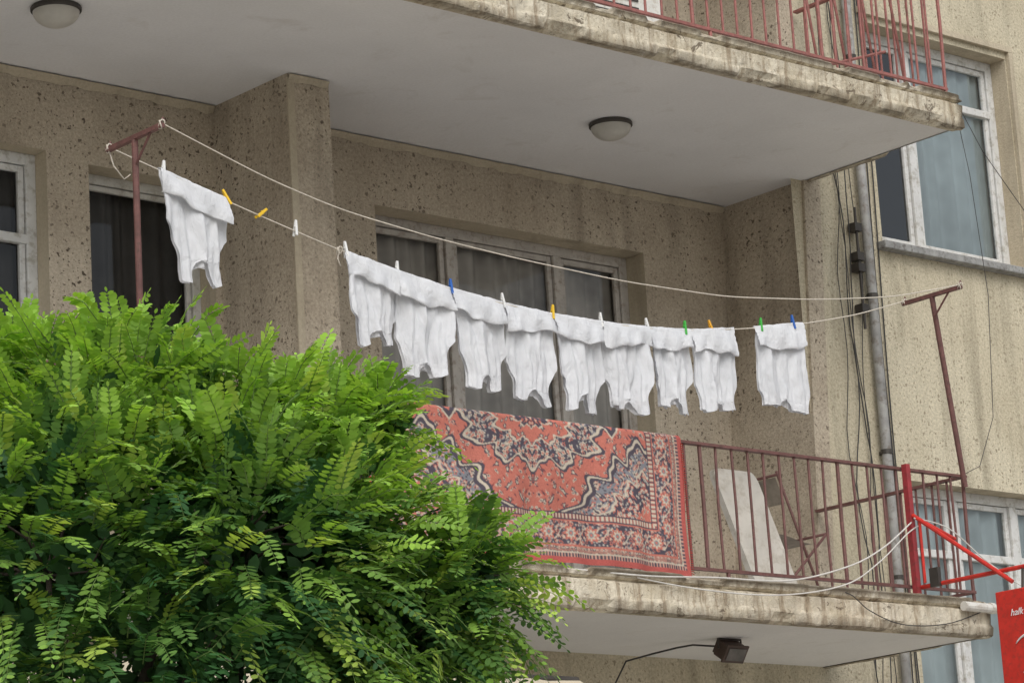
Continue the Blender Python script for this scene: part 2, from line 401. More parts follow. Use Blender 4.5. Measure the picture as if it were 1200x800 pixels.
# ------------------------------------------------------------ undershirts, pegged by the hem
def vest(xa,xb,zbot,seed,neck=.80,nw=.16,ah=.56,sw=.13,band=.105,skew=0.,twist=0.):
    r=random.Random(seed); mb=MB(); y0=.2
    ph=[r.uniform(0,6.28) for _ in range(8)]
    W=xb-xa
    am=r.uniform(1.1,1.6)
    def pt(u,v,layer,off=0):
        x=xa+W*u+skew*v
        ztop=zl(min(max(xa+W*u,xa),xb)); H=(ztop-zbot)*(1+.03*math.sin(5*u+ph[0]))
        z=ztop-H*v
        f=.009*math.sin(2*math.pi*u*1.6+ph[1]+.9*v)+.006*math.sin(2*math.pi*u*3.9+ph[2]-1.3*v)+.004*math.sin(2*math.pi*u*8.3+ph[6]+2.4*v)*min(1,v*1.5)
        f+=.014*math.exp(-((u-(.2+.5*v))/.045)**2)*(1-v)+.013*math.exp(-((u-(.85-.35*v))/.04)**2)*(1-v*.7)-.012*math.exp(-((u-(.5+.1*math.sin(4*v+ph[7])))/.04)**2)*v
        f=f*am+twist*(u-.5)*v
        yy=y0+layer*(.002+.006*math.sin(math.pi*min(1,max(0,u)))*min(1,v*2))+f*min(1,v*2.0+.2)+off+(.012*v if layer>0 else 0)
        x+=.009*math.sin(5*v+ph[4])*v+.004*math.sin(13*v+ph[5]+3*u)
        return (x,yy,z)
    nv=30;nu=32
    for layer,nk in ((-1,neck),(1,min(.95,neck+.06))):
        def edge(v):
            taper=.005+.015*math.sin(v*3+ph[3])
            if v<ah: return taper
            t=(v-ah)/(1-ah)
            return taper+sw*math.sin(min(1,t*1.5)*math.pi/2)**.8
        rows=[]
        for i in range(nv+1):
            v=nk*i/nv; e=edge(v)
            rows.append([pt(e+(1-2*e)*j/nu,v,layer) for j in range(nu+1)])
        mb.grid(rows)
        for side in (0,1):
            rows=[]
            for i in range(9):
                t=i/8; v=nk+(1-nk)*t; e=edge(v)
                inn=.5-nw*math.sin(min(1,t*1.1)*math.pi/2)**.45
                if i==0: inn=.5
                row=[]
                for j in range(9):
                    s=j/8
                    u=e+(inn-e)*s
                    if side: u=1-u
                    vv=v-(.018*(2*s-1)**2 if t>.9 else 0)+(.015*math.sin(3*u+ph[0]) if t>.9 else 0)
                    row.append(pt(u,vv,layer))
                rows.append(row if not side else row[::-1])
            mb.grid(rows)
    rows=[]; nb=12
    for i in range(nb+1):
        s=i/nb; row=[]
        for j in range(nu+9):
            u=-.012+1.024*j/(nu+8)
            x=xa+W*u; zt=zl(min(max(x,xa),xb))
            bl=band*(1+.13*math.sin(4*u+ph[2])+.05*math.sin(13*u+ph[4])+.10*(u-.5)*math.sin(ph[5]))
            if s<.25:
                a=s/.25*math.pi; yy=y0+.010*math.cos(a); z=zt+.003+.009*math.sin(a)
            else:
                q=(s-.25)/.75; z=zt+.003-bl*q
                yy=y0-.010-.014*math.sin(math.pi*q*.6)-.006*q+.006*math.sin(19*u+ph[1]+2*q)*q+.008*math.sin(8*u+ph[3]-3*q)+.003*math.sin(26*q+5*u+ph[6])
            row.append((x+.003*math.sin(9*s+ph[0]),yy,z))
        rows.append(row)
    for k in range(1,5):
        a=k/4*math.pi
        rows.append([(p[0],p[1]+.006*(1-math.cos(a))*.8,p[2]-.004*math.sin(a)) for p in rows[nb]])
    mb.grid(rows)
    ob=mb.build('hanging_undershirt',M_cloth,smooth=True)
    tex=bpy.data.textures.new('wr','CLOUDS'); tex.noise_scale=.05; tex.noise_depth=3
    d=ob.modifiers.new('d','DISPLACE'); d.texture=tex; d.texture_coords='GLOBAL'; d.strength=.010; d.mid_level=.5
    return ob
V=[(-5.245,-4.875,5.055,.76,.14,.48,.17,.11,.03,.05),
(-4.205,-3.895,4.88,.85,.16,.64,.13,.11,.01,.06),
(-3.90,-3.57,4.765,.86,.14,.62,.15,.115,-.01,-.06),
(-3.565,-3.24,4.74,.84,.15,.60,.15,.11,.02,.05),
(-3.235,-2.915,4.70,.85,.14,.62,.15,.115,.01,-.03),
(-2.905,-2.59,4.68,.83,.15,.62,.16,.11,.01,.07),
(-2.58,-2.265,4.72,.86,.14,.60,.14,.11,.01,-.05),
(-2.26,-1.965,4.755,.86,.13,.62,.14,.10,.02,.03),
(-1.955,-1.635,4.785,.90,.12,.70,.08,.125,.01,.05),
(-1.47,-1.10,4.84,.89,.09,.80,.06,.12,.0,-.02)]
for i,(a,b_,z,nk,nw,ah,sw,bd,sk,tw) in enumerate(V): vest(a,b_,z,20+i,nk,nw,ah,sw,bd,sk,tw)

def peg(x,y,z,col,tilt=0):
    mb=MB()
    for s in (-1,1):
        M=Matrix.Translation((x,y,z))@Matrix.Rotation(tilt,4,'Y')@Matrix.Rotation(s*math.radians(9),4,'X')
        mb.box(-.006,.006,s*.006-.0035,s*.006+.0035,-.042,.036,M)
    M=Matrix.Translation((x,y,z))@Matrix.Rotation(tilt,4,'Y')
    a=M@Vector((-.009,0,.004)); b_=M@Vector((.009,0,.004)); mb.tube([a,b_],.005,8)
    mb.build('clothes_peg',PEG[col],bevel=.0015)
for x,c,t in ((-5.22,'white',.1),(-4.88,'yellow',-.5),(-4.68,'yellow',.9),(-4.49,'white',.1),(-4.20,'white',-.1),(-3.895,'white',.1),(-3.565,'blue',0),(-3.235,'white',-.1),(-2.91,'yellow',.15),(-2.585,'white',0),(-2.262,'white',-.15),(-1.99,'green',.1),(-1.80,'orange',-.3),(-1.42,'green',.1),(-1.17,'blue',-.1)):
    peg(x,.2,zl(x)+.018,c,t)

# ------------------------------------------------------------ rug
def hsh(a,b,s=0.):
    v=np.sin(a*127.1+b*311.7+s*74.7)*43758.5453; return v-np.floor(v)
def rug():
    xc=-3.24; Wd=2.0; zt=4.575; drop=.715
    nx=640
    sb=.30
    svals=np.concatenate([np.linspace(-sb,-.03,22),np.linspace(-.026,drop,230)])
    X=np.linspace(-1,1,nx)
    S,A=np.meshgrid(svals,X,indexing='ij')
    ax=np.abs(A); by=np.abs(S)
    coral=np.array([.53,.125,.082]);navy=np.array([.045,.048,.08]);cream=np.array([.52,.45,.34]);gb=np.array([.18,.205,.24]);dred=np.array([.36,.05,.04]); pink=np.array([.55,.27,.2])
    out=np.zeros(A.shape+(3,)); out[:]=coral
    def put(m,c): out[m]=c
    def rosette(mask,p,q,per,rad,c1,c2,seed,jit=.25):
        ci=np.floor(p/per);cj=np.floor(q/per)
        jx=(hsh(ci,cj,seed)-.5)*jit;jy=(hsh(ci,cj,seed+3)-.5)*jit
        fx=p/per-ci-.5-jx;fy=q/per-cj-.5-jy
        rr=np.hypot(fx,fy)*per; th=np.arctan2(fy,fx)
        h=hsh(ci,cj,seed+7)
        rl=rad*(.6+.6*h)*(1+.3*np.cos(5*th+h*6))*(h>.18)
        put(mask&(rr<rl),c1); put(mask&(rr<rl*.5),c2)
        return rr
    wx=ax+.012*np.sin(by*60)+.008*np.sin(by*23+ax*30); wy=by+.012*np.sin(ax*55)+.008*np.sin(ax*21-by*35)
    Hx,Hy=.745,.485
    ex=1-ax; ey=drop-by; e=np.minimum(ex,ey)
    al=np.where(ex<ey,by,ax)
    fld=e>.0
    rosette(fld,wx,wy,.075,.015,navy,cream,1.0,.7)
    rosette(fld,wx+.03,wy+.035,.066,.010,pink,navy,2.0,.8)
    rosette(fld,wx+.017,wy+.012,.043,.007,dred,navy,3.0,.9)
    rosette(fld,wx+.01,wy+.03,.052,.008,cream,navy,3.5,.9)
    th=np.arctan2(Hy-by+1e-6,Hx-ax+1e-6)
    sp=((np.clip(Hx-ax,0,9)/.52)**1.15+(np.clip(Hy-by,0,9)/.40)**1.15)/(1+.09*np.cos(14*th)+.05*np.cos(26*th))
    put(sp<1.10,navy); put(sp<1.05,cream); put(sp<1.0,navy)
    m=sp<.93; put(m,gb)
    rosette(m,wx+.01,wy,.036,.015,cream,navy,4.0,.5)
    rosette(m,wx+.03,wy+.02,.033,.011,coral,cream,5.0,.6)
    rosette(m,wx+.02,wy+.005,.022,.006,navy,navy,5.5,.6)
    m=sp<.60; put((sp<.64)&(sp>.60),cream); put(m,navy); rosette(m,wx,wy,.034,.014,coral,cream,6.0,.4); rosette(m,wx+.015,wy+.017,.03,.008,cream,gb,6.5,.5)
    put(sp<.22,coral); rosette(sp<.22,wx,wy,.03,.009,cream,navy,6.7,.5)
    th=np.arctan2(by/.34,ax/.5); r=np.hypot(ax/.40,by/.255)/(1+.10*np.cos(12*th)+.10*np.cos(2*th)+.04*np.cos(28*th))
    put(r<1.12,navy); put(r<1.07,cream); put(r<1.02,navy)
    m=(r<1.02)&(r>.62)
    rosette(m,wx,wy,.034,.014,cream,coral,8.0,.4); rosette(m,wx+.017,wy+.02,.03,.008,gb,cream,8.5,.5); rosette(m,wx+.01,wy+.01,.04,.009,coral,navy,8.7,.5)
    put((r<.62),cream); put(r<.58,coral)
    m=r<.58; rosette(m,wx,wy,.036,.012,navy,cream,9.0,.4)
    put(r<.30,cream); put(r<.27,navy); rosette(r<.27,wx,wy,.03,.011,coral,cream,10.,.2); put(r<.07,cream)
    pr=np.abs(ax-.52)/.075+by/.085; put(pr<1,cream);put(pr<.85,navy);put(pr<.45,coral)
    put(e<.248,navy); put(e<.242,cream)
    m=(e<.242)&(e>.218); put(m&((al/.022-np.floor(al/.022))<.5),coral); put(m&(np.abs(al/.022-np.floor(al/.022)-.25)<.1),navy)
    put(e<.218,navy); put(e<.212,coral)
    put(e<.204,navy)
    m=(e<.204)&(e>.092)
    f=al/.14-np.floor(al/.14)-.5; g=(e-.148)
    rr=np.hypot(f*.14,g); tt=np.arctan2(g,f*.14)
    rosette(m,al+.01*np.sin(e*90),e,.028,.011,pink,cream,12.,.7)
    rosette(m,al+.014,e+.012,.024,.007,gb,cream,13.,.7)
    rosette(m,al+.006,e+.004,.031,.008,coral,navy,14.,.8)
    put(m&(np.abs(g-.030*np.sin(al/.14*2*math.pi))<.004),cream)
    put(m&(rr<.036*(1+.22*np.cos(8*tt))),coral); put(m&(rr<.024*(1+.25*np.cos(8*tt))),cream); put(m&(rr<.013),gb); put(m&(rr<.007),coral)
    put(e<.092,coral); put(e<.084,cream)
    m=(e<.084)&(e>.056); put(m,dred*.6+cream*.3); rosette(m,al,e,.022,.008,navy,cream,15.,.3); rosette(m,al+.011,e,.022,.006,cream,coral,16.,.3)
    put(e<.056,cream); put(e<.050,navy)
    m=(e<.050)&(e>.030); put(m&((al/.018-np.floor(al/.018))<.45),pink)
    put(e<.030,np.array([.48,.06,.05]))
    lum=out.mean(-1,keepdims=True)
    out=out*.80+lum*.20
    wear=1+.10*np.sin(A*5+S*3)*np.sin(S*9+1)
    out*= (wear*(1+ (rng.random(A.shape)-.5)*.40))[...,None]
    out=out*.88+.12*np.array([.33,.22,.17])
    out[:,1:]=out[:,1:]*.72+out[:,:-1]*.28; out[1:]=out[1:]*.72+out[:-1]*.28
    yr=.085; rad=.030
    Y=np.zeros_like(S);Z=np.zeros_like(S)
    front=S>.03; back_=S<-.03; mid=~front&~back_
    wav=.016*np.sin(A*7+.6)+.009*np.sin(A*17+2)+.006*np.sin(A*33+1+S*3)
    q=np.clip(S/drop,0,1)
    Y[front]=(yr-rad-.008+ (wav*np.clip(q*1.6,0,1)-.006*q))[front]; Z[front]=(zt-(S-.03))[front]
    Y[back_]=yr+rad; Z[back_]=(zt+(S+.03))[back_]
    an=(S/.03)*math.pi/2
    Y[mid]=(yr-rad*np.sin(an)-.003)[mid]; Z[mid]=(zt+.016*np.cos(an))[mid]
    XX=xc+A*Wd/2+.008*np.sin(S*9)*np.abs(A)**4+ .020*S*np.abs(A)
    Z=Z+ .006*np.sin(A*5)*q - .012*q*(A>.0)*A
    n0,n1=A.shape
    verts=np.stack([XX,Y,Z],-1).reshape(-1,3)
    idx=np.arange(n0*n1).reshape(n0,n1)
    faces=np.stack([idx[:-1,:-1],idx[:-1,1:],idx[1:,1:],idx[1:,:-1]],-1).reshape(-1,4)
    me=bpy.data.meshes.new('persian_rug'); me.from_pydata(verts.tolist(),[],faces.tolist()); me.update()
    ca=me.color_attributes.new('Col','FLOAT_COLOR','POINT')
    c4=np.ones((n0*n1,4)); c4[:,:3]=np.clip(out.reshape(-1,3),0,1); ca.data.foreach_set('color',c4.ravel())
    me.polygons.foreach_set('use_smooth',[True]*len(me.polygons))
    m,nt,b=newmat('rug_wool'); a=N(nt,'ShaderNodeAttribute'); a.attribute_name='Col'
    L(nt,a.outputs['Color'],b.inputs['Base Color'])
    b.inputs['Roughness'].default_value=1; b.inputs['Specular IOR Level'].default_value=.05
    me.materials.append(m)
    ob=bpy.data.objects.new('persian_rug',me); COL.objects.link(ob)
    fr=MB()
    for sx in (-1,1):
        for k in range(60):
            z=zt-.03-(drop-.05)*k/60
            x=xc+sx*Wd/2+sx*.02*(.03+(drop-.05)*k/60)
            fr.tube([(x-.004*sx,yr-rad-.008,z),(x+sx*.012,yr-rad-.010,z-random.uniform(.0,.006))],.0022,4)
    fr.build('fringe',simple('rug_fringe',(.43,.05,.04),.9),ob)
rug()

# ------------------------------------------------------------ lamps on soffits
M_opal=simple('opal_glass',(.50,.48,.43),.3,var=.1,sc=10)
def ceil_lamp(x,y,z):
    e=empty('ceiling_lamp')
    mb=MB(); n=28
    rim=[(0,.0),(.116,.0),(.121,-.006),(.121,-.020),(.112,-.026)]
    rows=[[(x+r*math.cos(2*math.pi*k/n),y+r*math.sin(2*math.pi*k/n),z+h) for k in range(n+1)] for r,h in rim]
    mb.grid(rows); mb.build('rim',M_metal,e,smooth=False)
    mb=MB(); rows=[]
    for i in range(11):
        a=i/10*math.pi/2; r=.111*math.cos(a); h=-.024-.075*math.sin(a)
        rows.append([(x+r*math.cos(2*math.pi*k/n),y+r*math.sin(2*math.pi*k/n),z+h) for k in range(n+1)])
    mb.grid(rows); mb.build('glass_dome',M_opal,e,smooth=True)
ceil_lamp(-1.66,.97,Z2+.006); ceil_lamp(-5.22,1.02,Z2+.006); ceil_lamp(-1.66,.97,Z3+.006)
fl=empty('floodlight')
mb=MB(); fx,fy=-1.50,.53
M=Matrix.Translation((fx,fy,Z1-.055))@Matrix.Rotation(math.radians(35),4,'X')@Matrix.Scale(.8,4)
mb.box(-.09,.09,-.045,.045,-.055,.05,M); mb.box(-.10,.10,-.06,-.045,-.065,.06,M)
for k in range(6): mb.box(-.08+.03*k,-.072+.03*k,.045,.07,-.05,.045,M)
mb.build('housing',simple('brown_metal',(.07,.045,.035),.5),fl,bevel=.004)
mb=MB(); mb.box(-.078,.078,-.066,-.0605,-.045,.04,M); mb.build('lens',simple('lens_glass',(.12,.11,.1),.1),fl)
mb=MB(); mb.tube([(fx-.085,fy,Z1-.05),(fx-.085,fy,Z1),(fx+.085,fy,Z1),(fx+.085,fy,Z1-.05)],.006,6); mb.build('bracket',M_metal,fl)
mb=MB(); mb.tube([(fx-.05,fy+.05,Z1-.03),(fx-.12,fy+.15,Z1-.012),(fx-.2,.72,Z1-.025),(-1.75,.85,Z1-.04),(-1.80,1.0,Z1-.06),(-1.82,1.1,Z1-.2),(-1.82,1.17,Z1-.6)],.005,6)
mb.build('flex',M_wire,fl,smooth=True)

# ------------------------------------------------------------ drainpipe and cables on outer wall
dp=empty('drainpipe')
mb=MB(); mb.tube([(.57,DF-.05,0.1),(.60,DF-.05,4.9),(.61,DF-.05,12.5)],.030,14); mb.build('pipe',M_pipe,dp,smooth=True)
mb=MB()
for z in (1.5,4.2,4.95,5.9,7.4,9.4): mb.tube([(.60,DF-.05,z),(.60,DF-.05,z+.025)],.036,14); mb.box(.59,.61,DF-.03,DF,z,z+.02)
for z in (5.80,6.05,6.12,6.3): mb.box(.48,.54,DF-.07,DF-.01,z,z+.05)
mb.tube([(.51,DF-.05,5.7),(.51,DF-.05,6.45)],.009,8)
mb.build('clamps',M_metal,dp)
wc=MB()
r=random.Random(4)
for k in range(5):
    x=.36+.04*k+r.uniform(-.01,.01); pts=[]
    for i in range(40):
        z=3.0+i*.16; pts.append((x+.035*math.sin(i*.35+k*1.7)*(1 if i>8 else .3)+.02*math.sin(i*.9+k),DF-.012-.02*abs(math.sin(i*.5+k)),z))
    wc.tube(pts,.004 if k%2 else .003,5)
for k in range(3):
    pts=[(.68+.028*k+.02*math.sin(i*.22+k),DF-.012,3.2+i*.15) for i in range(45)]
    wc.tube(pts,.0045,5)
wc.build('wall_cables',M_wire,smooth=True)

st=MB()
st.tube([(.17,.05,Z2+.2),(.19,.0,6.3),(.22,-.02,5.6),(.18,-.0,4.9),(.06,.03,4.62),(-.05,.06,4.57)],.0022,5)
st.tube([(.17,.05,Z2+.22),(.3,-.02,6.45),(.62,-.05,6.1),(.95,-.05,5.9),(1.6,.0,5.75),(2.6,.5,5.9)],.0025,5)
st.build('hanging_string',M_wire,smooth=True)

# ------------------------------------------------------------ red sign bracket and sign
sb=empty('sign_bracket'); PX=-.55
mb=MB()
mb.box(PX-.016,PX+.016,.024,.058,Z1+.14,Z1+T+.71); mb.build('post',M_red2,sb)
mb=MB()
mb.tube([(PX,.022,4.30),(PX,-.60,3.845)],.012,8)
mb.tube([(PX+.02,.022,3.915),(PX+.02,-1.75,3.915)],.012,8)
mb.tube([(PX+.012,.03,4.30),(PX+.2,.03,4.24),(-.2,.04,4.20)],.010,8)
mb.tube([(PX,-.02,4.27),(PX,-.02,3.93)],.008,8)
mb.build('bracket_frame',M_red,sb)
mb=MB(); mb.box(PX-.01,PX+.015,-.12,-.06,3.90,4.0); mb.build('clamp',M_metal,sb)
sg=empty('hanging_sign')
SY=-.51
mb=MB(); mb.box(PX-.04,PX+.04,SY-1.1,SY,3.02,3.80); mb.build('panel',M_red,sg,bevel=.006)
mb=MB(); mb.tube([(PX,SY-.15,3.79),(PX+.02,SY-.15,3.92)],.008,6); mb.tube([(PX,SY-.95,3.79),(PX+.02,SY-.95,3.92)],.008,6); mb.build('hangers',M_metal,sg)
fx_=PX-.044
mb=MB()
P=[(fx_,SY-.12-.05*math.cos(a)-.35*(a/9),3.50-.10*math.sin(a)+.02*a/3) for a in np.linspace(0,9,50)]
mb.tube(P,[.003+.007*abs(math.sin(i/49*9)) for i in range(50)],6)
P=[(fx_,SY-.20+.11*math.cos(a),3.47+.09*math.sin(a)) for a in np.linspace(.6,5.2,30)]
mb.tube(P,[.003+.008*math.sin(math.pi*i/29) for i in range(30)],6)
P=[(fx_,SY-.14-.3*t,3.37-.03*math.sin(t*6)) for t in np.linspace(0,1,20)]
mb.tube(P,[.003+.007*math.sin(math.pi*i/19) for i in range(20)],6)
mb.build('script_lettering',M_text,sg,smooth=True)
for txt,zz,s in (('halk pazari',3.665,.05),('kahve',3.12,.10)):
    cu=bpy.data.curves.new('small_lettering','FONT'); cu.body=txt; cu.size=s; cu.extrude=.001; cu.shear=.3
    to=bpy.data.objects.new('small_lettering',cu); COL.objects.link(to); to.data.materials.append(M_text); to.parent=sg
    to.rotation_euler=(math.pi/2,0,-math.pi/2); to.location=(fx_+.001,SY-.09,zz)

mb=MB(); mb.tube([(-.27,-.035,Z1+.155),(.03,-.04,Z1+.150)],.026,12); mb.tube([(-.06,-.036,Z1+.153),(-.03,-.037,Z1+.153)],.031,12); mb.build('overflow_pipe',M_pvc,smooth=False)
lc=MB()
def cat(pts,n=30):
    pts=[Vector(p) for p in pts]; outp=[]
    P=[pts[0]]+pts+[pts[-1]]
    for i in range(1,len(P)-2):
        for k in range(8):
            t=k/8; a,b_,c,d=P[i-1],P[i],P[i+1],P[i+2]
            outp.append(.5*((2*b_)+(c-a)*t+(2*a-5*b_+4*c-d)*t*t+(3*b_-a-3*c+d)*t*t*t))
    outp.append(pts[-1]); return outp
lc.tube(cat([(-3.05,.03,3.86),(-2.6,-.02,3.845),(-2.13,-.02,3.865),(-1.61,-.02,3.88),(-1.15,-.02,3.98),(-.85,-.01,4.10),(-.57,.02,4.26)]),.0045,6)
lc.tube(cat([(-2.9,.03,3.87),(-2.3,-.03,3.80),(-1.7,-.03,3.80),(-1.2,-.03,3.88),(-.9,-.02,4.02),(-.57,.02,4.22),(-.45,.0,4.24),(-.35,-.1,4.12),(-.30,-.3,3.98),(-.45,-.5,3.90)]),.0038,6)
lc.tube(cat([(-.57,.0,4.28),(-.35,-.05,4.23),(-.1,-.1,4.05),(.15,-.2,3.9),(.6,-.3,3.95),(1.5,-.3,4.05)]),.0038,6)
lc.build('loose_cable',M_wcable,smooth=True)
lc=MB()
lc.tube(cat([(-1.3,.07,3.88),(-1.15,-.012,3.84),(-1.0,-.012,3.76),(-.75,-.012,3.70),(-.4,-.012,3.72),(-.1,-.012,3.80)]),.003,5)
lc.build('thin_cable',M_wire,smooth=True)

# ------------------------------------------------------------ things on the balcony
mb=MB()
u=Vector((-1.28,.50,3.885)); ax_=Vector((.33,.0,0)); upv=Vector((-.20,.10,.70))
prof=[]
for cx,cy,a0 in ((.88,.9,0),(.12,.9,90),(.05,.03,180),(.95,.03,270)):
    for k in range(6):
        a=math.radians(a0+k*18); rr=.10 if cy>.5 else .04
        prof.append((cx+rr*math.cos(a)*1.2,cy+rr*math.sin(a)))
nrm=ax_.cross(upv).normalized()*.018
for s in (-1,1):
    for (p,q) in prof: mb.v.append(tuple(u+ax_*p+upv*q+nrm*s))
n=len(prof); mb.f.append(tuple(range(n))); mb.f.append(tuple(reversed(range(n,2*n))))
for k in range(n): mb.f.append((k,(k+1)%n,n+(k+1)%n,n+k))
mb.build('ironing_board',M_board)
fc=empty('folding_chair'); mb=MB(); ox=-.08
for yy in (.62,.95):
    mb.tube([(ox-.55,yy,3.88),(ox-.86,yy,4.62)],.008,7); mb.tube([(ox-.98,yy,3.88),(ox-.50,yy,4.30)],.008,7)
for p in ((-.55,3.95),(-.86,4.6),(-.98,3.95),(-.5,4.3)): mb.tube([(ox+p[0],.62,p[1]),(ox+p[0],.95,p[1])],.008,7)
mb.build('tube_frame',M_rail,fc,smooth=True)
mb=MB(); mb.grid([[(ox-.96+.42*i/6,.64,4.26+.02*math.sin(i)),(ox-.96+.42*i/6,.93,4.26+.02*math.sin(i))] for i in range(7)]); mb.grid([[(ox-.79-.06*i/4,.64,4.45+.14*i/4),(ox-.79-.06*i/4,.93,4.45+.14*i/4)] for i in range(5)])
mb.build('seat_and_back',simple('chair_fabric',(.30,.26,.21),.9),fc)
mb=MB(); rows=[]
for i in range(14):
    t=i/13; rows.append([(-7.0+3.95*k/40,.05-1.0*t,3.335-.42*t-.05*math.sin(math.pi*t)+.006*math.sin(k*2.1)) for k in range(41)])
mb.grid(rows)
rows=[[(-7.0+3.95*k/80,-.952,2.915-(.16+.03*abs(math.sin(k*.4)))*t) for k in range(81)] for t in (0,1)]
mb.grid(rows); aw=mb.build('shop_awning',M_canvas,smooth=True)
mb=MB(); mb.tube([(-7.0,.05,3.33),(-3.05,.05,3.33)],.02,8)
for x in (-6.9,-5,-3.15): mb.tube([(x,DF,2.6),(x,-.95,2.9)],.014,8); mb.tube([(x,.05,3.33),(x,DF,3.33)],.014,8)
mb.build('awning_frame',M_metal,aw)
ac=empty('air_conditioner'); mb=MB(); mb.box(-2.0,-1.25,.9,1.2,Z2+T+.05,Z2+T+.62); mb.build('case',M_pvc,ac,bevel=.015)
mb=MB()
for k in range(9): mb.box(-1.93,-1.45,.893,.899,Z2+T+.12+.05*k,Z2+T+.135+.05*k)
mb.tube([(-1.9,1.0,Z2+T),(-1.9,1.0,Z2+T+.05)],.02,6); mb.tube([(-1.35,1.0,Z2+T),(-1.35,1.0,Z2+T+.05)],.02,6)
mb.build('grille',M_metal,ac)
mb=MB()
for k in range(4): mb.tube([(.02-.1*k,.25+.12*k,Z2+T),(-.08-.1*k,.3+.12*k,Z2+T+1.2)],.009,6)
mb.tube([(-.2,.2,Z2+T+.25),(-.5,1.1,Z2+T+.25)],.009,6)
mb.build('clothes_drying_rack',M_rail2,smooth=True)

# ------------------------------------------------------------ ground
def sheet(name,x0,x1,y0,y1,z,mat):
    mb=MB(); mb.quad((x0,y0,z),(x1,y0,z),(x1,y1,z),(x0,y1,z)); return mb.build(name,mat)
sheet('ground',-400,400,-400,400,-.004,M_ground)
sheet('road',-200,200,-16,-8.2,.0,M_asph)
mb=MB(); mb.box(-60,60,-8.0,DF-.01,.004,.13); mb.build('pavement',M_pave)
mb=MB(); mb.box(-60,60,-8.2,-8.002,.004,.14); mb.build('kerb',simple('kerb_stone',(.35,.34,.32),.9),bevel=.02)
mb=MB()
for k in range(-20,20): mb.quad((k*5,-12.2,.004),(k*5+2.5,-12.2,.004),(k*5+2.5,-12.08,.004),(k*5,-12.08,.004))
mb.build('road_marking',M_line)

